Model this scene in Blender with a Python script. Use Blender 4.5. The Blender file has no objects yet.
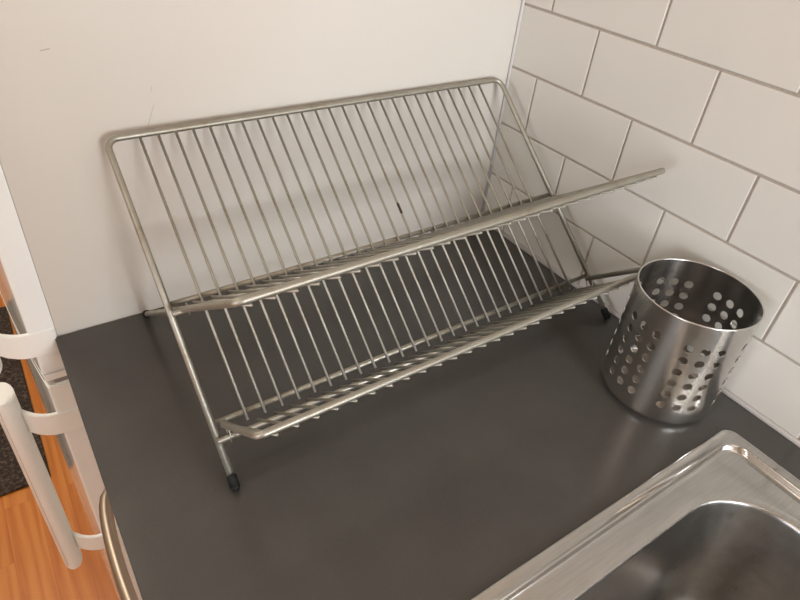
import bpy, bmesh, math, random
from mathutils import Vector, Matrix
random.seed(7)
S = bpy.context.scene
COL = S.collection
CT = 0.9                     # worktop height above the floor
PI = math.pi

# ------------------------------------------------------------------ helpers
def link(name, bm, mat, parent=None, smooth=True, loc=None):
    me = bpy.data.meshes.new(name)
    bm.normal_update()
    bm.to_mesh(me); bm.free()
    if mat: me.materials.append(mat)
    for p in me.polygons: p.use_smooth = smooth
    o = bpy.data.objects.new(name, me); COL.objects.link(o)
    if parent: o.parent = parent
    if loc: o.location = loc
    return o

def wn(o, ang=35):
    o.data.set_sharp_from_angle(angle=math.radians(ang))
    o.modifiers.new('wn', 'WEIGHTED_NORMAL').keep_sharp = True

def thing(name, label, cat, loc=(0, 0, 0), rz=0, group=None):
    o = bpy.data.objects.new(name, None); COL.objects.link(o)
    o.location = loc; o.rotation_euler = (0, 0, rz)
    o.empty_display_size = 0.05
    o['label'] = label; o['category'] = cat
    if group: o['group'] = group
    return o

def structure(name, bm, mat, smooth=False):
    o = link(name, bm, mat, smooth=smooth); o['kind'] = 'structure'; return o

def box(bm, x0, x1, y0, y1, z0, z1, bev=0, seg=2):
    r = bmesh.ops.create_cube(bm, size=1)
    vs = r['verts']
    for v in vs:
        v.co = Vector(((x0+x1)/2+v.co.x*(x1-x0), (y0+y1)/2+v.co.y*(y1-y0), (z0+z1)/2+v.co.z*(z1-z0)))
    if bev:
        es = list({e for v in vs for e in v.link_edges})
        bmesh.ops.bevel(bm, geom=es, offset=bev, segments=seg, profile=.5, affect='EDGES')

def fillet(pts, radii, n=7):
    pts = [Vector(p) for p in pts]; out = [pts[0]]
    for i in range(1, len(pts)-1):
        p, a, b = pts[i], pts[i-1], pts[i+1]
        r = radii[i-1] if isinstance(radii, (list, tuple)) else radii
        u = (a-p).normalized(); w = (b-p).normalized()
        ang = u.angle(w)
        if r <= 0 or ang > PI-1e-3: out.append(p); continue
        d = r/math.tan(ang/2)
        s = p+u*d; e = p+w*d
        c = p+(u+w).normalized()*(r/math.sin(ang/2))
        v0 = s-c; v1 = e-c; tot = v0.angle(v1)
        ax = v0.cross(v1).normalized()
        for k in range(n+1):
            out.append(c+Matrix.Rotation(tot*k/n, 3, ax) @ v0)
    out.append(pts[-1]); return out

def sweep(bm, pts, r, seg=12, closed=False, caps=True, round_end=False, ry=None, up=None):
    pts = [Vector(p) for p in pts]; n = len(pts)
    tang = []
    for i in range(n):
        if closed: t = pts[(i+1) % n]-pts[i-1]
        else: t = pts[min(i+1, n-1)]-pts[max(i-1, 0)]
        tang.append(t.normalized())
    t0 = tang[0]
    ref = Vector(up) if up else (Vector((0, 0, 1)) if abs(t0.z) < .9 else Vector((1, 0, 0)))
    nrm = (ref-t0*ref.dot(t0)).normalized()
    rings = []
    def ring(c, nn, bb, k=1):
        return [bm.verts.new(c+nn*(math.cos(2*PI*j/seg)*r*k)+bb*(math.sin(2*PI*j/seg)*(ry or r)*k)) for j in range(seg)]
    frames = []
    for i in range(n):
        if i:
            q = tang[i-1].rotation_difference(tang[i]); nrm = (q @ nrm)
            nrm = (nrm-tang[i]*nrm.dot(tang[i])).normalized()
        frames.append((pts[i], nrm.copy(), tang[i].cross(nrm)))
    if round_end and not closed:
        c, a, b = frames[0]
        for k in (.35, .75): 
            h = math.sqrt(1-k*k)*r*.8
            rings.append(ring(c-tang[0]*h, a, b, k))
    for c, a, b in frames: rings.append(ring(c, a, b))
    if round_end and not closed:
        c, a, b = frames[-1]
        for k in (.75, .35):
            h = math.sqrt(1-k*k)*r*.8
            rings.append(ring(c+tang[-1]*h, a, b, k))
    m = len(rings)
    for i in range(m if closed else m-1):
        A, B = rings[i], rings[(i+1) % m]
        for j in range(seg):
            bm.faces.new((A[j], A[(j+1) % seg], B[(j+1) % seg], B[j]))
    if not closed and caps:
        bm.faces.new(rings[0][::-1]); bm.faces.new(rings[-1])

def lathe(bm, prof, cx=0, cy=0, seg=64, cap0=False, cap1=False):
    rings = []
    for r, z in prof:
        rings.append([bm.verts.new((cx+r*math.cos(2*PI*k/seg), cy+r*math.sin(2*PI*k/seg), z)) for k in range(seg)])
    for A, B in zip(rings, rings[1:]):
        for k in range(seg): bm.faces.new((A[k], A[(k+1) % seg], B[(k+1) % seg], B[k]))
    if cap0: bm.faces.new(rings[0][::-1])
    if cap1: bm.faces.new(rings[-1])

# ------------------------------------------------------------------ materials
class NT:
    def __init__(s, name):
        s.m = bpy.data.materials.new(name); s.m.use_nodes = True
        s.t = s.m.node_tree; s.p = s.t.nodes['Principled BSDF']
    def n(s, typ, **kw):
        nd = s.t.nodes.new(typ)
        for k, v in kw.items():
            if k.startswith('i_'):
                key = k[2:]; key = int(key) if key.isdigit() else key.replace('_', ' ')
                nd.inputs[key].default_value = v
            else: setattr(nd, k, v)
        return nd
    def l(s, a, b): s.t.links.new(a, b)
    def set(s, **kw):
        for k, v in kw.items(): s.p.inputs[k.replace('_', ' ')].default_value = v
        return s
    def coord(s, scale=(1, 1, 1), out='Object'):
        tc = s.n('ShaderNodeTexCoord'); mp = s.n('ShaderNodeMapping'); mp.inputs['Scale'].default_value = scale
        s.l(tc.outputs[out], mp.inputs['Vector']); return mp.outputs['Vector']
    def noise(s, vec, scale, detail=3, rough=.5):
        nd = s.n('ShaderNodeTexNoise'); nd.inputs['Scale'].default_value = scale
        nd.inputs['Detail'].default_value = detail; nd.inputs['Roughness'].default_value = rough
        s.l(vec, nd.inputs['Vector']); return nd.outputs['Fac']
    def ramp(s, fac, stops):
        r = s.n('ShaderNodeValToRGB'); e = r.color_ramp.elements
        while len(e) < len(stops): e.new(.5)
        for q, (p, c) in zip(e, stops): q.position = p; q.color = c if len(c) == 4 else (*c, 1)
        s.l(fac, r.inputs['Fac']); return r.outputs['Color']
    def bump(s, h, strength=.2, dist=.001):
        b = s.n('ShaderNodeBump'); b.inputs['Strength'].default_value = strength; b.inputs['Distance'].default_value = dist
        s.l(h, b.inputs['Height']); s.l(b.outputs['Normal'], s.p.inputs['Normal'])
    def maprange(s, v, a, b):
        m = s.n('ShaderNodeMapRange'); m.inputs['To Min'].default_value = a; m.inputs['To Max'].default_value = b
        s.l(v, m.inputs['Value']); return m.outputs['Result']

def plain(name, col, rough=.5, metal=0, spec=.5):
    t = NT(name); t.set(Base_Color=(*col, 1), Roughness=rough, Metallic=metal)
    t.p.inputs['Specular IOR Level'].default_value = spec
    return t.m

def mat_worktop():
    t = NT('charcoal_laminate'); v = t.coord()
    f = t.noise(v, 9, 4, .6); g = t.noise(v, 420, 2, .6)
    mx = t.n('ShaderNodeMath', operation='MULTIPLY_ADD', i_1=.35); t.l(g, mx.inputs[0]); t.l(f, mx.inputs[2])
    t.l(t.ramp(mx.outputs[0], [(.35, (.053, .0490, .0455)), (.95, (.075, .070, .064))]), t.p.inputs['Base Color'])
    t.l(t.maprange(f, .20, .26), t.p.inputs['Roughness'])
    t.p.inputs['Specular IOR Level'].default_value = .5
    return t.m

def mat_rack(name):
    t = NT(name); v = t.coord()
    f = t.noise(v, 40, 4, .6)
    t.l(t.ramp(f, [(.28, (.31, .275, .21)), (.40, (.385, .362, .305)), (.70, (.43, .418, .37))]), t.p.inputs['Base Color'])
    t.l(t.maprange(f, .52, .42), t.p.inputs['Roughness'])
    t.set(Metallic=.85)
    return t.m

def mat_brushed(name, axis, base=.56, r0=.2, r1=.36, bump=.10, warm=0):
    t = NT(name); tc = t.n('ShaderNodeTexCoord')
    if axis == 'around':        # brush lines run round the cylinder: vary with height only
        sp = t.n('ShaderNodeSeparateXYZ'); t.l(tc.outputs['Object'], sp.inputs[0])
        at = t.n('ShaderNodeMath', operation='ARCTAN2'); t.l(sp.outputs['Y'], at.inputs[0]); t.l(sp.outputs['X'], at.inputs[1])
        cb = t.n('ShaderNodeCombineXYZ')
        m1 = t.n('ShaderNodeMath', operation='MULTIPLY', i_1=.35); t.l(at.outputs[0], m1.inputs[0])
        m2 = t.n('ShaderNodeMath', operation='MULTIPLY', i_1=90.0); t.l(sp.outputs['Z'], m2.inputs[0])
        t.l(m1.outputs[0], cb.inputs[0]); t.l(m2.outputs[0], cb.inputs[2]); vec = cb.outputs[0]
        n1 = t.noise(vec, 14, 3, .6)
    else:
        mp = t.n('ShaderNodeMapping'); mp.inputs['Scale'].default_value = axis; t.l(tc.outputs['Object'], mp.inputs[0])
        n1 = t.noise(mp.outputs[0], 30, 3, .6)
    b = base
    t.l(t.ramp(n1, [(.3, (b*.92, b*.90, b*.87)), (.7, (b*1.06, b*1.04, b*1.0))]), t.p.inputs['Base Color'])
    t.l(t.maprange(n1, r0, r1), t.p.inputs['Roughness'])
    t.set(Metallic=1.0); t.bump(n1, bump, .0004)
    if axis == 'around':
        tg = t.n('ShaderNodeTangent', direction_type='RADIAL', axis='Z'); t.l(tg.outputs[0], t.p.inputs['Tangent'])
        t.set(Anisotropic=.65, Anisotropic_Rotation=.25)
    return t.m

def mat_tile():
    t = NT('glazed_white_tile'); v = t.coord()
    f = t.noise(v, 3.5, 3, .5)
    t.l(t.ramp(f, [(.3, (.645, .625, .585)), (.7, (.685, .665, .62))]), t.p.inputs['Base Color'])
    t.set(Roughness=.16); g = t.noise(v, 14, 2, .5); t.bump(g, .05, .002)
    return t.m

def mat_grout():
    t = NT('grey_grout'); v = t.coord(); g = t.noise(v, 300, 3, .6)
    t.l(t.ramp(g, [(.3, (.37, .325, .28)), (.7, (.44, .39, .34))]), t.p.inputs['Base Color'])
    t.set(Roughness=.9); t.bump(g, .3, .001); return t.m

def mat_fridge():
    # cream-white enamel with two fine scratches in it
    t = NT('cream_white_enamel'); tc = t.n('ShaderNodeTexCoord')
    v = t.coord(); f = t.noise(v, 2.2, 2, .5)
    base = t.ramp(f, [(.3, (.615, .58, .53)), (.7, (.645, .61, .56))])
    sp = t.n('ShaderNodeSeparateXYZ'); t.l(tc.outputs['Object'], sp.inputs[0])
    acc = None
    for (x0, z0, x1, z1, w) in SCRATCHES:
        dx, dz = x1-x0, z1-z0; L = math.hypot(dx, dz); ux, uz = dx/L, dz/L
        def lin(a, b, c):
            m1 = t.n('ShaderNodeMath', operation='MULTIPLY', i_1=a); t.l(sp.outputs['X'], m1.inputs[0])
            m2 = t.n('ShaderNodeMath', operation='MULTIPLY_ADD', i_1=b); t.l(sp.outputs['Z'], m2.inputs[0]); t.l(m1.outputs[0], m2.inputs[2])
            m3 = t.n('ShaderNodeMath', operation='ADD', i_1=c); t.l(m2.outputs[0], m3.inputs[0])
            m4 = t.n('ShaderNodeMath', operation='ABSOLUTE'); t.l(m3.outputs[0], m4.inputs[0]); return m4.outputs[0]
        mx, mz = (x0+x1)/2, (z0+z1)/2
        along = lin(ux, uz, -(ux*mx+uz*mz)); across = lin(-uz, ux, uz*mx-ux*mz)
        a = t.n('ShaderNodeMath', operation='LESS_THAN', i_1=L/2); t.l(along, a.inputs[0])
        b = t.n('ShaderNodeMath', operation='LESS_THAN', i_1=w); t.l(across, b.inputs[0])
        c = t.n('ShaderNodeMath', operation='MULTIPLY'); t.l(a.outputs[0], c.inputs[0]); t.l(b.outputs[0], c.inputs[1])
        if acc is None: acc = c.outputs[0]
        else:
            d = t.n('ShaderNodeMath', operation='MAXIMUM'); t.l(acc, d.inputs[0]); t.l(c.outputs[0], d.inputs[1]); acc = d.outputs[0]
    mix = t.n('ShaderNodeMix', data_type='RGBA')
    sc = t.n('ShaderNodeMath', operation='MULTIPLY', i_1=.55); t.l(acc, sc.inputs[0])
    t.l(sc.outputs[0], mix.inputs[0]); t.l(base, mix.inputs[6]); mix.inputs[7].default_value = (.25, .22, .2, 1)
    t.l(mix.outputs[2], t.p.inputs['Base Color'])
    t.set(Roughness=.3); t.p.inputs['Specular IOR Level'].default_value = .45
    g = t.noise(v, 160, 2, .5); t.bump(g, .03, .001)
    return t.m

def mat_floor():
    t = NT('oak_parquet'); tc = t.n('ShaderNodeTexCoord')
    mp = t.n('ShaderNodeMapping'); mp.inputs['Rotation'].default_value = (0, 0, PI/2); t.l(tc.outputs['Object'], mp.inputs[0])
    br = t.n('ShaderNodeTexBrick'); br.offset = .37; br.inputs['Scale'].default_value = 1
    br.inputs['Brick Width'].default_value = .42; br.inputs['Row Height'].default_value = .068
    br.inputs['Mortar Size'].default_value = .0003; br.inputs['Mortar Smooth'].default_value = .2
    br.inputs['Color1'].default_value = (0, 0, 0, 1); br.inputs['Color2'].default_value = (1, 1, 1, 1); br.inputs['Mortar'].default_value = (.3, .3, .3, 1)
    t.l(mp.outputs[0], br.inputs['Vector'])
    sc = t.n('ShaderNodeMapping'); sc.inputs['Scale'].default_value = (22, 1.6, 1); t.l(tc.outputs['Object'], sc.inputs[0])
    ad = t.n('ShaderNodeMix', data_type='VECTOR'); 
    va = t.n('ShaderNodeVectorMath', operation='MULTIPLY_ADD'); t.l(br.outputs['Color'], va.inputs[0]); va.inputs[1].default_value = (7, 7, 7); t.l(sc.outputs[0], va.inputs[2])
    g = t.noise(va.outputs[0], 2.4, 5, .6)
    wv = t.n('ShaderNodeTexWave', wave_type='BANDS', bands_direction='X'); wv.inputs['Scale'].default_value = .5
    wv.inputs['Distortion'].default_value = 9; wv.inputs['Detail'].default_value = 3; t.l(va.outputs[0], wv.inputs['Vector'])
    m = t.n('ShaderNodeMath', operation='MULTIPLY_ADD', i_1=.35); t.l(wv.outputs['Fac'], m.inputs[0]); t.l(g, m.inputs[2])
    sp = t.n('ShaderNodeSeparateXYZ'); t.l(br.outputs['Color'], sp.inputs[0])
    m2 = t.n('ShaderNodeMath', operation='MULTIPLY_ADD', i_1=.28); t.l(sp.outputs[0], m2.inputs[0]); t.l(m.outputs[0], m2.inputs[2])
    col = t.ramp(m2.outputs[0], [(.35, (.40, .110, .016)), (.7, (.56, .180, .032)), (1.05, (.66, .255, .055))])
    dk = t.n('ShaderNodeMix', data_type='RGBA', blend_type='MULTIPLY'); t.l(br.outputs['Fac'], dk.inputs[0]); t.l(col, dk.inputs[6]); dk.inputs[7].default_value = (.72, .66, .6, 1)
    t.l(dk.outputs[2], t.p.inputs['Base Color']); t.set(Roughness=.34)
    return t.m

def mat_rug():
    t = NT('dark_speckled_rug'); v = t.coord()
    vo = t.n('ShaderNodeTexVoronoi'); vo.inputs['Scale'].default_value = 120; t.l(v, vo.inputs['Vector'])
    n2 = t.noise(v, 90, 5, .75)
    m = t.n('ShaderNodeMath', operation='MULTIPLY_ADD', i_1=.25); t.l(vo.outputs['Distance'], m.inputs[0]); t.l(n2, m.inputs[2])
    t.l(t.ramp(m.outputs[0], [(.52, (.030, .022, .019)), (.66, (.055, .042, .036)), (.80, (.16, .125, .10))]), t.p.inputs['Base Color'])
    t.set(Roughness=.95); t.bump(t.noise(v, 300, 2), .6, .004); return t.m

SCRATCHES = [(-.5471, .2903, -.5394, .2915, .0005), (-.4720, .2144, -.4632, .2348, .0003), (-.4641, .2473, -.4625, .2520, .00025)]
M = {
    'rust': plain('dark_rust', (.05, .034, .024), .8),
    'worktop': mat_worktop(), 'rack': mat_rack('galvanised_steel'),
    'rubber': plain('black_rubber', (.008, .008, .008), .6, 0, .25),
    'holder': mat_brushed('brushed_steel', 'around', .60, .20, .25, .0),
    'sink': mat_brushed('sink_steel', (1, 14, 1), .52, .13, .17, .0),
    'bowl': mat_brushed('worn_shaded_bowl_steel', (3, 3, 3), .36, .24, .36, .0),  # wear roughens it; darker base stands in for dark reflections in the bowl
    'inside': plain('shaded_inner_steel', (.43, .41, .39), .23, 1),  # holder's inner wall, toned darker to put shade into its colour
    'rimsteel': plain('polished_steel', (.66, .65, .63), .22, 1),
    'tile': mat_tile(), 'grout': mat_grout(), 'fridge': mat_fridge(),
    'door': plain('white_enamel', (.87, .895, .885), .10), 'plastic': plain('white_plastic', (.87, .885, .865), .34),
    'capgrey': plain('beige_plastic', (.50, .46, .41), .5),
    'gasket': plain('grey_gasket', (.30, .28, .27), .7),
    'cabinet': plain('white_cabinet', (.78, .77, .74), .4),
    'handle': plain('floor_tinted_metal', (.37, .305, .24), .42, 1),  # brown reflection of the floor is put into the base colour
    'floor': mat_floor(), 'rug': mat_rug(), 'wall': plain('painted_wall', (.62, .57, .50), .85),
    'ceiling': plain('painted_ceiling', (.62, .58, .52), .9),
    'sealant': plain('grey_sealant', (.56, .54, .53), .5), 'dark': plain('drain_shadow', (.03, .03, .03), .6),
    'plinth': plain('plinth_grey', (.30, .29, .28), .6), 'trim': plain('white_woodwork', (.78, .77, .74), .45),
}

# ------------------------------------------------------------------ the room
XL, YF, YB, H = -4.2, -2.9, 1.75, 2.5
bm = bmesh.new(); box(bm, XL-.1, .1, YF-.1, YB+.1, -.1, 0); structure('floor', bm, M['floor'])
bm = bmesh.new(); box(bm, XL-.1, .1, YF-.1, YB+.1, H, H+.1); structure('ceiling', bm, M['ceiling'])
LY0, LY1, LZ0, LZ1 = -2.2, -.7, .35, 2.05
bm = bmesh.new()
box(bm, XL-.1, XL, YF-.1, LY0, 0, H); box(bm, XL-.1, XL, LY1, YB+.1, 0, H)
box(bm, XL-.1, XL, LY0, LY1, 0, LZ0); box(bm, XL-.1, XL, LY0, LY1, LZ1, H)
structure('wall_left', bm, M['wall'])
bm = bmesh.new()
box(bm, XL-.09, XL-.03, LY0, LY0+.06, LZ0, LZ1); box(bm, XL-.09, XL-.03, LY1-.06, LY1, LZ0, LZ1)
box(bm, XL-.09, XL-.03, LY0, LY1, LZ0, LZ0+.06); box(bm, XL-.09, XL-.03, LY0, LY1, LZ1-.06, LZ1)
structure('window_2', bm, M['trim'])
bm = bmesh.new(); box(bm, XL, 0.1, YB, YB+.1, 0, H); structure('wall_back', bm, M['wall'])
WX0, WX1, WZ0, WZ1 = -1.00, -.06, .98, 1.85
bm = bmesh.new()
box(bm, XL, WX0, YF-.1, YF, 0, H); box(bm, WX1, .1, YF-.1, YF, 0, H)
box(bm, WX0, WX1, YF-.1, YF, 0, WZ0); box(bm, WX0, WX1, YF-.1, YF, WZ1, H)
structure('wall_front', bm, M['wall'])
bm = bmesh.new()
fw = .06
box(bm, WX0, WX0+fw, YF-.09, YF-.03, WZ0, WZ1); box(bm, WX1-fw, WX1, YF-.09, YF-.03, WZ0, WZ1)
box(bm, WX0, WX1, YF-.09, YF-.03, WZ0, WZ0+fw); box(bm, WX0, WX1, YF-.09, YF-.03, WZ1-fw, WZ1)
box(bm, (WX0+WX1)/2-.03, (WX0+WX1)/2+.03, YF-.09, YF-.03, WZ0, WZ1)
structure('window_1', bm, M['trim'])
bm = bmesh.new(); box(bm, XL, -.62, YB-.014, YB, 0, .09, .002); structure('baseboard_back', bm, M['trim'])

bm = bmesh.new(); box(bm, -1.72, -1.60, -.48, YB, 0, H); structure('added_blocker_middle', bm, M['wall'])  # unseen slab added to cut the left window's light on the fridge side
bm = bmesh.new(); box(bm, -1.20, -.565, -1.25, -1.095, 0, H); structure('added_blocker_nook', bm, M['wall'])  # unseen stub added to shade the left end of the fridge side
# right wall: painted wall plus the tiled band (grout bed and bevelled tiles in one object)
PX, PZ = .1525, .0765243; Q0, HD = .0501634, .0788909
bm = bmesh.new(); box(bm, .0015, .1, YF-.1, YB+.1, 0, H)
wr = structure('wall_right', bm, M['wall'])
wr.data.materials.append(M['grout']); wr.data.materials.append(M['tile'])
bm = bmesh.new()
bm.from_mesh(wr.data)
nf = len(bm.faces)
Y_END = -1.75; ZT = HD+PZ*7
box(bm, .0004, .0025, Y_END, -.0003, CT+.0005, CT+ZT)
bm.faces.ensure_lookup_table()
for f in bm.faces[nf:]: f.material_index = 1
def one_tile(ya, yb, za, zb):
    n0 = len(bm.faces)
    box(bm, -.0012, .0012, ya, yb, za, zb, .0009, 2)
    bm.faces.ensure_lookup_table()
    for f in bm.faces[n0:]: f.material_index = 2; f.smooth = False
G = .0014
for row in range(-1, 7):
    z0, z1 = (HD+row*PZ, HD+(row+1)*PZ)
    za = max(z0, .0045 if row == -1 else z0)+(G if row >= 0 else 0); zb = z1-G
    # rows above joint D (row 0) alternate half a tile
    k0 = -1 if row % 2 == 0 else 0       # row 0: verticals at odd half pitches
    edges = []
    y = -(Q0+(k0)*PX/2)
    k = k0
    while True:
        y = -(Q0+k*PX/2)
        if y < -.012: edges.append(y)
        if y < Y_END: break
        k += 2
    prev = -.0012
    for e in edges:
        ya = max(e+G, Y_END); yb = prev-(G if prev < -.002 else 0)
        if yb-ya > .006: one_tile(ya, yb, CT+za, CT+zb)
        prev = e
for f in bm.faces: pass
bm.to_mesh(wr.data); bm.free()

# sealant joints
bm = bmesh.new()
sweep(bm, [(-.0012, -.004, CT+.0012), (-.0012, -1.09, CT+.0012)], .0036, 10)
structure('trim_1', bm, M['sealant'], True)
bm = bmesh.new()
sweep(bm, [(-.0018, -.0012, CT+.004), (-.0018, -.0012, CT+.6)], .0022, 10)
structure('trim_2', bm, M['sealant'], True)

# ------------------------------------------------------------------ worktop with sink cut-out
W = .603
SX0, SX1, SY0, SY1 = -.5475, -.0475, -.985, -.4568      # sink outline
cx0, cx1, cy0, cy1 = SX0+.0130, SX1-.0130, SY0+.0130, SY1-.0130
def plate(bm, X, Y, z0, z1):
    xs, ys = X, Y
    V = {}
    for i, x in enumerate(xs):
        for j, y in enumerate(ys):
            for k, z in enumerate((z0, z1)): V[i, j, k] = bm.verts.new((x, y, z))
    solid = lambda i, j: 0 <= i < len(xs)-1 and 0 <= j < len(ys)-1 and not (i == 1 and j == 1)
    for i in range(len(xs)-1):
        for j in range(len(ys)-1):
            if not solid(i, j): continue
            bm.faces.new((V[i, j, 1], V[i+1, j, 1], V[i+1, j+1, 1], V[i, j+1, 1]))
            bm.faces.new((V[i, j, 0], V[i, j+1, 0], V[i+1, j+1, 0], V[i+1, j, 0]))
            for di, dj, a, b in ((-1, 0, (i, j+1), (i, j)), (1, 0, (i+1, j), (i+1, j+1)), (0, -1, (i, j), (i+1, j)), (0, 1, (i+1, j+1), (i, j+1))):
                if not solid(i+di, j+dj):
                    bm.faces.new((V[a[0], a[1], 0], V[b[0], b[1], 0], V[b[0], b[1], 1], V[a[0], a[1], 1]))
bm = bmesh.new()
plate(bm, [-W, cx0, cx1, -.0015], [-1.093, cy0, cy1, -.0012], CT-.03, CT)
bmesh.ops.recalc_face_normals(bm, faces=bm.faces)
eds = [e for e in bm.edges if all(abs(v.co.x+W) < 1e-5 for v in e.verts) and abs(e.verts[0].co.z-e.verts[1].co.z) < 1e-6 and len(e.link_faces) == 2 and e.calc_face_angle() > 1]
bmesh.ops.bevel(bm, geom=eds, offset=.0015, segments=2, affect='EDGES')
wt = link('worktop', bm, M['worktop'], smooth=False)
wt['label'] = 'dark charcoal grey laminate kitchen worktop under the dish rack and sink'; wt['category'] = 'worktop'

# ------------------------------------------------------------------ base cabinets
def cabinet(name, label, y0, y1, fronts, grp):
    t = thing(name, label, 'cabinet', (-.3, (y0+y1)/2, 0), 0, grp)
    def L(bm): 
        bmesh.ops.translate(bm, verts=bm.verts, vec=(.3, -(y0+y1)/2, 0)); return bm
    zt = CT-.0305
    bm = bmesh.new(); x0, x1 = -.562, -.005
    box(bm, x0, x1, y0, y0+.016, .1, zt); box(bm, x0, x1, y1-.016, y1, .1, zt)
    box(bm, x0, x1, y0+.016, y1-.016, .1, .116); box(bm, x1-.008, x1, y0+.016, y1-.016, .116, zt)
    link('carcass', L(bm), M['cabinet'], t, False)
    bm = bmesh.new(); box(bm, -.53, -.514, y0, y1, 0.0, .1); box(bm, -.514, -.06, y0+.02, y0+.036, 0, .1); box(bm, -.514, -.06, y1-.036, y1-.02, 0, .1)
    link('plinth', L(bm), M['plinth'], t, False)
    for kind, z0, z1 in fronts:
        bm = bmesh.new(); box(bm, -.583, -.5635, y0+.002, y1-.002, z0, z1, .0015)
        fr = link(kind, L(bm), M['cabinet'], t, False)
        bm = bmesh.new(); c = HANDLE_Y if kind == 'pull_out_front' else (y0+y1)/2
        zc = CT-.1 if z1 > CT-.05 else z1-.06
        pts = [(-.582, c-.094, zc)]
        for k in range(17):
            a = PI*k/16
            pts.append((-.590-.0228*math.sin(a)**.5, c-.0950*math.cos(a), zc))
        pts.append((-.582, c+.094, zc))
        sweep(bm, pts, .0064, 14)
        link('handle', L(bm), M['handle'], fr)
    return t
HANDLE_Y = -.238
cabinet('base_cabinet', 'white kitchen base cabinet with one bow handle next to the fridge', -.4535, -.013,
        [('pull_out_front', .105, CT-.034)], None)
t = cabinet('sink_cabinet', 'white base cabinet under the steel sink', -1.092, -.4550, [('door', .105, CT-.034)], None)

# ------------------------------------------------------------------ fridge freezer
FY1 = .60
fr = thing('fridge_freezer', 'tall white fridge freezer whose side stands behind the dish rack', 'fridge', (0, 0, 0))
def outline_prism(bm, pts, z0, z1):
    A = [bm.verts.new((x, y, z0)) for x, y in pts]; B = [bm.verts.new((x, y, z1)) for x, y in pts]
    n = len(pts)
    for i in range(n): bm.faces.new((A[i], A[(i+1) % n], B[(i+1) % n], B[i]))
    fa = bm.faces.new(A[::-1]); fb = bm.faces.new(B)
    return fa, fb
bm = bmesh.new(); box(bm, -.59985, -.0025, .0005, FY1, .03, 1.9, .0006, 2)
body = link('body', bm, M['fridge'], fr)
wn(body)
# keep the scratches in worktop-relative height
body.location = (0, 0, CT); 
for v in body.data.vertices: v.co.z -= CT
for x in (-.55, -.06):
    for y in (.05, .55):
        bm = bmesh.new(); lathe(bm, [(.02, 0), (.02, .031)], x, y, 20, True, True); link('foot', bm, M['rubber'], fr)
def door_outline():
    # flat sides, small rounded corners and a bowed front
    def bow(y): u = (y-.3)/.3; return -.6245-.0225*(1-u*u)
    pts = [(-.600, .0), (-.6225, .0), (-.6240, .0005), (-.6250, .0018)]
    for k in range(0, 33):
        y = .004+.592*k/32; pts.append((bow(y)-.0006, y))
    pts += [(-.6250, .5982), (-.6240, .5995), (-.6225, .6), (-.600, .6)]
    return pts
def make_door(name, z0, z1):
    bm = bmesh.new()
    fa, fb = outline_prism(bm, door_outline(), z0, z1)
    bmesh.ops.recalc_face_normals(bm, faces=bm.faces)
    es = [e for e in bm.edges if abs(e.verts[0].co.z-e.verts[1].co.z) < 1e-6]
    bmesh.ops.bevel(bm, geom=es, offset=.0022, segments=3, affect='EDGES')
    o = link(name, bm, M['door'], fr)
    wn(o)
    return o
ud = make_door('fridge_door', CT-.0485, 1.895)
ld = make_door('freezer_door', .06, CT-.0665)
# cap strip along the bottom of the upper door, and the dark gap between the doors
def cap(z0, z1, mat, parent, name, sh=0):
    bm = bmesh.new(); pts = [(x*1.0+(sh if x < -.61 else 0), y+sh) for x, y in door_outline()]
    outline_prism(bm, pts, z0, z1); bmesh.ops.recalc_face_normals(bm, faces=bm.faces)
    o = link(name, bm, mat, parent); wn(o)
    return o
cap(CT-.0575, CT-.0490, M['door'], ud, 'door_edge_cap', -.0003)
bm = bmesh.new(); box(bm, -.617, -.600, .004, .594, CT-.0668, CT-.0573); link('gasket', bm, M['gasket'], fr, False)
bm = bmesh.new(); box(bm, -.6005, -.5982, .006, .594, .07, CT-.07); link('gasket', bm, M['gasket'], ld, False)
bm = bmesh.new(); box(bm, -.6005, -.5982, .006, .594, CT-.045, 1.88); link('gasket', bm, M['gasket'], ud, False)

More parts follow.
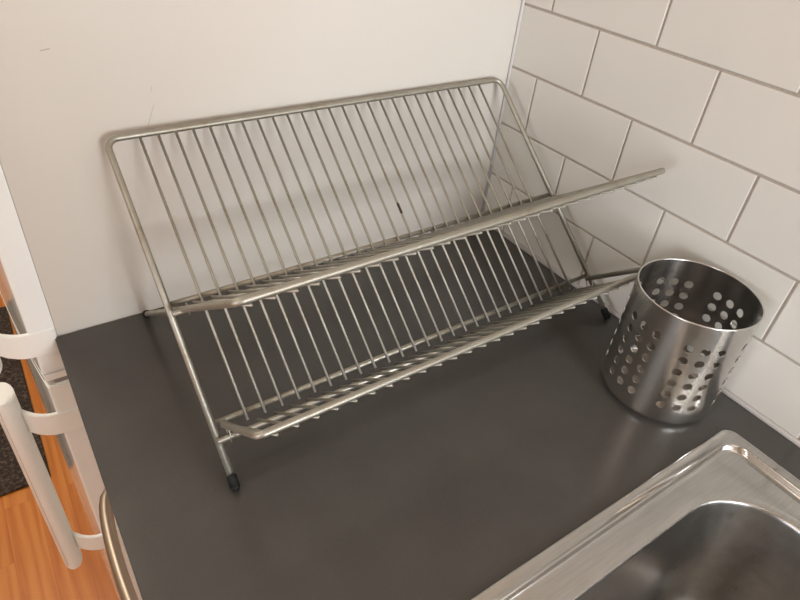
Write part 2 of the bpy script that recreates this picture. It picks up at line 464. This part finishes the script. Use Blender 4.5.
def make_handle(parent, zb0, zb1, arms):
    # vertical oval bar in front of the door, held by two strap arms that wrap in from the door's side
    BX, BY = -.6700, .030
    bm = bmesh.new(); n = 28
    prof = []
    for k in range(n):
        a = 2*PI*k/n
        prof.append((BX+.0120*math.cos(a)*(1-.12*math.sin(a)), BY+.0205*math.sin(a)))
    A = [bm.verts.new((x, y, zb0-(.0 if y > BY else .006)*0+(y-BY)*.25)) for x, y in prof]; B = [bm.verts.new((x, y, zb1)) for x, y in prof]
    for i in range(n): bm.faces.new((A[i], A[(i+1) % n], B[(i+1) % n], B[i]))
    bm.faces.new(A[::-1]); bm.faces.new(B); bmesh.ops.recalc_face_normals(bm, faces=bm.faces)
    es = [e for e in bm.edges if len(e.link_faces) == 2 and e.calc_face_angle() > .8]
    bmesh.ops.bevel(bm, geom=es, offset=.0012, segments=2, affect='EDGES')
    hd = link('handle', bm, M['plastic'], parent)
    wn(hd)
    bm = bmesh.new()     # groove line down the bar
    sweep(bm, [(BX-.0070, BY-.0166, zb0+.006), (BX-.0070, BY-.0166, zb1-.001)], .0007, 6)
    link('groove', bm, M['capgrey'], hd)
    for z1, h in arms:
        # centre line of the strap in plan
        path = [(-.6005, -.0012), (-.612, -.0013), (-.6245, -.0012), (-.634, .0005), (-.642, .0045), (-.650, .0105), (-.657, .0185), (-.664, .028)]
        th = .0042
        bm = bmesh.new(); L_, R_ = [], []
        for i, (x, y) in enumerate(path):
            a = Vector(path[max(i-1, 0)]); b = Vector(path[min(i+1, len(path)-1)])
            d = (b-a).normalized(); nn = Vector((-d.y, d.x))   # +x travel reversed: points to +y side of strap
            if nn.y > 0: nn = -nn
            L_.append(Vector((x, y))+nn*.0008); R_.append(Vector((x, y))-nn*th)
        zs = (z1-h, z1)
        q = [[bm.verts.new((p.x, p.y, z)) for p in L_] for z in zs]; w = [[bm.verts.new((p.x, p.y, z)) for p in R_] for z in zs]
        for i in range(len(path)-1):
            bm.faces.new((q[0][i], q[0][i+1], q[1][i+1], q[1][i])); bm.faces.new((w[0][i+1], w[0][i], w[1][i], w[1][i+1]))
            bm.faces.new((q[1][i], q[1][i+1], w[1][i+1], w[1][i])); bm.faces.new((q[0][i+1], q[0][i], w[0][i], w[0][i+1]))
        bm.faces.new((q[0][0], q[1][0], w[1][0], w[0][0])); bm.faces.new((q[0][-1], w[0][-1], w[1][-1], q[1][-1]))
        bmesh.ops.recalc_face_normals(bm, faces=bm.faces)
        es = [e for e in bm.edges if len(e.link_faces) == 2 and e.calc_face_angle() > .8]
        bmesh.ops.bevel(bm, geom=es, offset=.0008, segments=2, affect='EDGES')
        arm = link('bracket', bm, M['plastic'], hd)
        wn(arm)
        for p in arm.data.polygons: p.use_smooth = True
    return hd
make_handle(ud, CT-.036, 1.42, [(CT+.0120, .0315), (1.40, .0315)])
make_handle(ld, CT-.4200, CT-.0800, [(CT-.1085, .0335), (CT-.3600, .0320)])

# ------------------------------------------------------------------ rug
bm = bmesh.new(); box(bm, -1.55, -.708, .617, 1.40, .0005, .011, .004, 2)
rg = link('rug', bm, M['rug']); rg['label'] = 'dark brown speckled rug lying on the wooden floor beyond the fridge'; rg['category'] = 'rug'

# ------------------------------------------------------------------ dish rack
RZ = .0132; RL = .4896
rack = thing('dish_rack', 'folding X shaped galvanised wire dish rack with two slanted tiers on the worktop', 'dish rack', (-.5107, -.2768, CT), RZ)
RR, RW = .0031, .00138
def V3(u, vz): return Vector((u, vz[0], vz[1]))
def vz(p, d, n, s, off=0): return (p[0]+d[0]*s+n[0]*off, p[1]+d[1]*s+n[1]*off)
def rod_part(name, pts, r, parent, seg=12, rnd=False, mat=None):
    bm = bmesh.new(); sweep(bm, pts, r, seg, round_end=rnd); return link(name, bm, mat or M['rack'], parent)
def wires(name, a, b, us, parent, seg=8):
    first = None
    for u in us:
        if first is None:
            first = rod_part(name, [V3(0, a), V3(0, b)], RW, parent, 10, False); o = first
        else:
            o = first.copy(); COL.objects.link(o); o.parent = parent
        o.location = (u, 0, 0)
    return first
def foot_cap(u, p, d, parent):
    # rubber cap over the rod end: from 13 mm up the rod to its tip on the worktop
    d = Vector((0, d[0], d[1])); e = V3(u, p)
    bm = bmesh.new()
    sweep(bm, [e+d*.0105, e+d*.0100, e+d*.0004], .0044, 16, round_end=False)
    sweep(bm, [e+d*.0004, e-d*.0003], .0044, 16, round_end=True)
    o = link('foot_cap', bm, M['rubber'], parent); o['label'] = 'black rubber foot cap'
    return o
# --- back frame (tall U leaning to the fridge side)
LA = math.hypot(.262, .2105); dA = (.262/LA, .2105/LA); nA = (-dA[1], dA[0]); pA = (0, .0048)
A = lambda s, off=0: vz(pA, dA, nA, s*LA, off)
bf = rod_part('back_frame', fillet([V3(0, A(.012)), V3(0, A(1)), V3(RL, A(1)), V3(RL, A(.012))], .011, 8), RR, rack, 14)
UW = [.0299+.016884*k for k in range(26)]
for s in (.508, .170):
    q = A(s, -(RR+RW*.6))
    rod_part('cross_rail', [V3(.001, q), V3(RL-.001, q)], .0026, bf, 12)
wires('wire', A(1.0, -.0005), A(.145, 0), UW, bf)
for u in (0, RL): foot_cap(u, A(0), dA, bf)
# --- upper tier: rods run from the back feet through the pivot to the front rail
ins = .0120
pB = (.2655, .0048); eB = (-.0090, .2066); LB = math.hypot(eB[0]-pB[0], eB[1]-pB[1])
dB = ((eB[0]-pB[0])/LB, (eB[1]-pB[1])/LB); nB = (-dB[1], dB[0])
if nB[1] < 0: nB = (dB[1], -dB[0])
B = lambda s, off=0: vz(pB, dB, nB, s*LB, off)
ut = rod_part('upper_tier_frame', fillet([V3(.004, B(.012)), V3(.0085, B(.5)), V3(ins, B(1)), V3(RL-ins, B(1)), V3(RL-.0085, B(.5)), V3(RL-.004, B(.012))], [0, .007, .007, 0], 7), RR, rack, 14)
UWB = [UW[0]-.016884/2+.016884*k for k in range(27)]
sx = .545
qi = B(sx, -(RW+.0022-.0022))
rod_part('cross_rail', [V3(-.001, qi), V3(RL+.001, qi)], .0024, ut, 12)
a0 = B(sx-.035, RR*1.0); a1 = B(1, -(RR+RW*1.0)); ext = .0065/LB
wires('wire', a0, (a1[0]+dB[0]*.0002, a1[1]+dB[1]*.0002), UWB, ut)
for u in (.004, RL-.004): foot_cap(u, B(0), dB, ut)
# --- lower tier: short tray hinged low on the back frame
pC = A(.163); pC = (pC[0]-.003, pC[1]+.0015); eC = (-.0412, .1078); LC = math.hypot(eC[0]-pC[0], eC[1]-pC[1])
dC = ((eC[0]-pC[0])/LC, (eC[1]-pC[1])/LC); nC = (dC[1], -dC[0])
if nC[1] < 0: nC = (-nC[0], -nC[1])
C_ = lambda s, off=0: vz(pC, dC, nC, s*LC, off)
lt = rod_part('lower_tier_frame', fillet([V3(.0080, C_(.0)), V3(.0080, C_(1)), V3(RL-.0080, C_(1)), V3(RL-.0080, C_(.0))], .007, 7), RR, rack, 14)
qi2 = C_(.0, -(RR+RW*2+.0022)); qi2 = (A(.128)[0]-.0035, A(.128)[1]+.001)
rod_part('cross_rail', [V3(-.001, qi2), V3(RL+.001, qi2)], .0026, lt, 12)
a0 = (qi2[0]+.0010-dC[0]*.010, qi2[1]+.0036-dC[1]*.010); a1 = C_(1, -(RR+RW*1.0))
wires('wire', a0, (a1[0]+dC[0]*-.0006, a1[1]+dC[1]*-.0006), UWB, lt)
# dark rust stain wrapped round one wire of the back frame
us_ = UW[14]
rs = rod_part('rust_spot', [V3(us_, A(.584)), V3(us_, A(.60)), V3(us_, A(.618))], RW+.00010, bf, 10, True, M['rust'])
rs['label'] = 'dark rust spot on the wire'
# --- thin wire loops that tie the tiers to the back frame
def loop(u, c1, c2, parent):
    c = ((c1[0]+c2[0])/2, (c1[1]+c2[1])/2); h = math.hypot(c1[0]-c2[0], c1[1]-c2[1])/2+.0045
    ax = ((c1[0]-c2[0]), (c1[1]-c2[1])); L_ = math.hypot(*ax); ax = (ax[0]/L_, ax[1]/L_); pr = (-ax[1], ax[0])
    pts = []
    for k in range(24):
        a = 2*PI*k/24
        q = (c[0]+ax[0]*h*math.cos(a)+pr[0]*.0048*math.sin(a), c[1]+ax[1]*h*math.cos(a)+pr[1]*.0048*math.sin(a))
        pts.append(V3(u, q))
    bm = bmesh.new(); sweep(bm, pts, .0006, 8, closed=True); return link('tie_loop', bm, M['rack'], parent)
for u in (.0065, RL-.0065): loop(u+.003*(1 if u < .2 else -1), C_(.05), qi2, lt)
for u in (.0065, RL-.0065): loop(u+.006*(1 if u < .2 else -1), B(sx), qi, ut)

# the old rack is slightly twisted: its right end stands a little higher than its left
kz = lambda u: .992+.026*u/RL
for top in (bf, ut):
    for o in [top]+list(top.children):
        if o.name.startswith('wire'): o.scale = (1, 1, kz(o.location.x))
        elif o.name.startswith(('back_frame', 'upper_tier', 'cross_rail', 'rust', 'tie')):
            for v in o.data.vertices: v.co.z *= kz(v.co.x)

# ------------------------------------------------------------------ cutlery holder
HX, HY, HR, HH = -.0672, -.3791, .0592, .1304
hold = thing('cutlery_holder', 'round perforated brushed steel cutlery holder near the tiled wall', 'cutlery holder', (HX, HY, CT))
bm = bmesh.new()
R0 = 8; N = 24*R0//2     # columns of the wall grid: 24 cells of 15 degrees, 4 divisions each
cellw = math.radians(15); D = 4
holes = set()
for g in range(6):
    for c in (-1, 0, 1): holes.add(int(round((math.degrees(math.radians(-130.5+60*g+15*c)) % 360)/15-.0)) % 24)
th0 = math.radians(-130.5)-round((-130.5)/15)*cellw      # offset so that holes sit in the middle of cells
holes = set()
for g in range(6):
    for c in (-1, 0, 1): holes.add((round(-130.5/15)+4*g+c) % 24)
pitch = .0149; ztop = .1022+pitch/2; rows = 6; rh = .0046
zb = ztop-rows*pitch
vc = {}
def vert(th, z, r=HR):
    key = (round(math.degrees(th)*1000) % 360000, round(z*1e6), round(r*1e5))
    if key not in vc:
        vc[key] = bm.verts.new((r*math.cos(th), r*math.sin(th), z))
    return vc[key]
def square(cx_, cz_, hw, hh):
    pts = []
    for k in range(D): pts.append((cx_-hw+2*hw*k/D, cz_-hh))
    for k in range(D): pts.append((cx_+hw, cz_-hh+2*hh*k/D))
    for k in range(D): pts.append((cx_+hw-2*hw*k/D, cz_+hh))
    for k in range(D): pts.append((cx_-hw, cz_+hh-2*hh*k/D))
    return pts
for k in range(24):
    tc = th0+cellw*k
    for r_ in range(rows):
        zc = zb+pitch*(r_+.5)
        sq = square(tc, zc, cellw/2, pitch/2)
        if k in holes:
            inner = []
            for (a, z) in sq:
                ang = math.atan2((z-zc)/(pitch/2), (a-tc)/(cellw/2))
                inner.append((tc+rh/HR*math.cos(ang), zc+rh*math.sin(ang)))
            n = len(sq)
            mid = [((a*.35+c*.65), (b*.35+d*.65)) for (a, b), (c, d) in zip(sq, inner)]
            for P0, P1 in ((sq, mid), (mid, inner)):
                for i in range(n):
                    j = (i+1) % n
                    bm.faces.new((vert(*P0[i]), vert(*P0[j]), vert(*P1[j]), vert(*P1[i])))
        else:
            for i in range(D):
                for j in range(D):
                    a0_ = tc-cellw/2+cellw*i/D; a1_ = tc-cellw/2+cellw*(i+1)/D
                    b0 = zc-pitch/2+pitch*j/D; b1 = zc-pitch/2+pitch*(j+1)/D
                    bm.faces.new((vert(a0_, b0), vert(a1_, b0), vert(a1_, b1), vert(a0_, b1)))
prof = [(HR, zb), (HR, .0085)]
for k in range(1, 7):
    a = PI/2*k/6; prof.append((HR-.008*(1-math.cos(a)), .0085-.008*math.sin(a)))
prof += [(HR*.6, .0012), (HR*.2, .0012)]
for (ra, za), (rb, zb_) in zip(prof, prof[1:]):
    for i in range(24*D):
        a = th0-cellw/2+cellw*i/D; b = a+cellw/D
        bm.faces.new((vert(a, zb_, rb), vert(b, zb_, rb), vert(b, za, ra), vert(a, za, ra)))
i0 = [vert(th0-cellw/2+cellw*i/D, .0012, HR*.2) for i in range(24*D)]; bm.faces.new(i0[::-1])
for za, z2 in ((ztop, ztop+.008), (ztop+.008, HH)):
    for i in range(24*D):
        a = th0-cellw/2+cellw*i/D; b = a+cellw/D
        bm.faces.new((vert(a, za), vert(b, za), vert(b, z2), vert(a, z2)))
bmesh.ops.recalc_face_normals(bm, faces=bm.faces)
cup = link('body', bm, M['holder'], hold)
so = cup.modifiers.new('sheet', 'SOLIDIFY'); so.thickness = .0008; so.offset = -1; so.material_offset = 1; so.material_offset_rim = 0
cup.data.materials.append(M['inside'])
es_ = cup.modifiers.new('split', 'EDGE_SPLIT'); es_.split_angle = math.radians(40)
bm = bmesh.new()
sweep(bm, [((HR-.0006)*math.cos(2*PI*k/96), 0+(HR-.0006)*math.sin(2*PI*k/96), HH) for k in range(96)], .0009, 10, closed=True)
rim = link('rim', bm, M['rimsteel'], hold); rim['label'] = 'bright polished steel rim'

# ------------------------------------------------------------------ sink
sink = thing('kitchen_sink', 'inset stainless steel kitchen sink with a rounded bowl in the worktop', 'sink', ((SX0+SX1)/2, (SY0+SY1)/2, CT))
def rrect(x0, x1, y0, y1, r, n=10):
    pts = []
    for cx_, cy_, a0_ in ((x1-r, y1-r, 0), (x0+r, y1-r, PI/2), (x0+r, y0+r, PI), (x1-r, y0+r, 3*PI/2)):
        for k in range(n+1):
            a = a0_+PI/2*k/n; pts.append((cx_+r*math.cos(a), cy_+r*math.sin(a)))
    return pts
BX0, BX1, BY0, BY1 = -.490, -.0950, -.905, -.4975
def inset(d, r): return ('o', d, r)
rings = []
def ring_o(d, r, z): rings.append([(x, y, z) for x, y in rrect(SX0+d, SX1-d, SY0+d, SY1-d, r)])
def ring_b(d, r, z): rings.append([(x, y, z) for x, y in rrect(BX0+d, BX1-d, BY0+d, BY1-d, r)])
ring_o(.0004, .013, .0002); ring_o(0, .0135, .0008); ring_o(.0006, .013, .0016); ring_o(.0018, .012, .0022)
ring_o(.0034, .012, .0018); ring_o(.0055, .012, .0013); ring_o(.0105, .016, .0014); ring_o(.0117, .017, .0020); ring_o(.0126, .0175, .0024); ring_o(.0134, .018, .0020); ring_o(.0141, .019, .0004); ring_o(.0149, .020, -.0020)
ring_o(.0158, .021, -.0040); ring_o(.0172, .022, -.0045); ring_o(.0205, .023, -.0044); ring_o(.030, .026, -.0046)
ring_b(-.008, .077, -.0048); ring_b(-.0015, .071, -.0050); ring_b(0, .070, -.0056); ring_b(.0010, .069, -.0070); ring_b(.0016, .0685, -.0105)
ring_b(.006, .066, -.03); ring_b(.012, .064, -.10); ring_b(.016, .062, -.125)
for k in range(1, 7):
    a = PI/2*k/6
    ring_b(.017+.035*(1-math.cos(a)), .061-.02*(1-math.cos(a)), -.125-.035*math.sin(a))
bm = bmesh.new(); prev = None
ox, oy = sink.location.x, sink.location.y
for rg_ in rings:
    cur = [bm.verts.new((x-ox, y-oy, z)) for x, y, z in rg_]
    if prev:
        n = len(cur)
        for i in range(n): bm.faces.new((prev[i], prev[(i+1) % n], cur[(i+1) % n], cur[i]))
    prev = cur
# bowl floor with a hole for the drain
dc = ((BX0+BX1)/2-ox, (BY0+BY1)/2-oy); dr = .045
n = len(prev); dv = []
for v in prev:
    a = math.atan2(v.co.y-dc[1], v.co.x-dc[0]); dv.append((dc[0]+dr*math.cos(a), dc[1]+dr*math.sin(a)))
midv = [bm.verts.new(((v.co.x+2*x)/3, (v.co.y+2*y)/3, -.1625)) for v, (x, y) in zip(prev, dv)]
inn = [bm.verts.new((x, y, -.1645)) for x, y in dv]
for a_, b_ in ((prev, midv), (midv, inn)):
    for i in range(n): bm.faces.new((a_[i], a_[(i+1) % n], b_[(i+1) % n], b_[i]))
bmesh.ops.recalc_face_normals(bm, faces=bm.faces)
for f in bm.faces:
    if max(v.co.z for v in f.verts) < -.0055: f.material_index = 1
sk = link('basin', bm, M['sink'], sink)
sk.data.materials.append(M['bowl'])
if sum(p.normal.z*p.area for p in sk.data.polygons) < 0: sk.data.flip_normals()
ss = sk.modifiers.new('sheet', 'SOLIDIFY'); ss.thickness = .0006; ss.offset = -1
bm = bmesh.new()
lathe(bm, [(.046, -.1640), (.040, -.1655), (.036, -.170), (.0, -.1705)], dc[0], dc[1], 40)
link('drain', bm, M['rimsteel'], sink)

# ------------------------------------------------------------------ light
def area(name, loc, target, sx_, sy_, power, col):
    L = bpy.data.lights.new(name, 'AREA'); L.shape = 'RECTANGLE'; L.size = sx_; L.size_y = sy_; L.energy = power; L.color = col
    o = bpy.data.objects.new(name, L); COL.objects.link(o); o.location = loc
    o.rotation_euler = (Vector(target)-Vector(loc)).to_track_quat('-Z', 'Y').to_euler()
    return o
area('window_daylight', ((WX0+WX1)/2, YF-.02, (WZ0+WZ1)/2), ((WX0+WX1)/2, 0, (WZ0+WZ1)/2), WX1-WX0-.14, WZ1-WZ0-.14, 39, (.93, .965, 1.0))
area('balcony_daylight', (XL-.02, (LY0+LY1)/2, (LZ0+LZ1)/2), (0, (LY0+LY1)/2, (LZ0+LZ1)/2), LZ1-LZ0-.14, LY1-LY0-.14, 36, (.98, .98, 1.0))
area('passage_fill_light', (-1.1, 1.0, H-.04), (-1.1, 1.0, 0), .4, .4, 13, (1.0, .90, .78))  # added fill without a fixture, brightens the passage floor
area('ceiling_fill_light', (-1.5, -.7, H-.04), (-1.5, -.7, 0), .5, .5, 4, (1.0, .87, .72))  # added weak warm fill from above, no fixture modelled
wd = bpy.data.worlds.new('World'); S.world = wd; wd.use_nodes = True
wd.node_tree.nodes['Background'].inputs[0].default_value = (.75, .85, 1, 1); wd.node_tree.nodes['Background'].inputs[1].default_value = 1.0

# ------------------------------------------------------------------ camera
cam = bpy.data.cameras.new('camera'); co = bpy.data.objects.new('camera', cam); COL.objects.link(co)
R = [(0.8265912, -0.55561506, 0.0896599), (-0.27688483, -0.54016493, -0.79470538), (0.48998141, 0.63207101, -0.60033696)]
rot = Matrix(((R[0][0], -R[1][0], -R[2][0]), (R[0][1], -R[1][1], -R[2][1]), (R[0][2], -R[1][2], -R[2][2])))
co.matrix_world = Matrix.Translation((-.60309253, -.59494923, CT+.45396918)) @ rot.to_4x4()
cam.sensor_fit = 'HORIZONTAL'; cam.sensor_width = 36; cam.lens = 604.178/800*36
cam.clip_start = .01
S.camera = co
S.view_settings.view_transform = 'Standard'; S.view_settings.look = 'None'
S.view_settings.gamma = 1; S.view_settings.use_curve_mapping = False
S.view_settings.exposure = 0.60
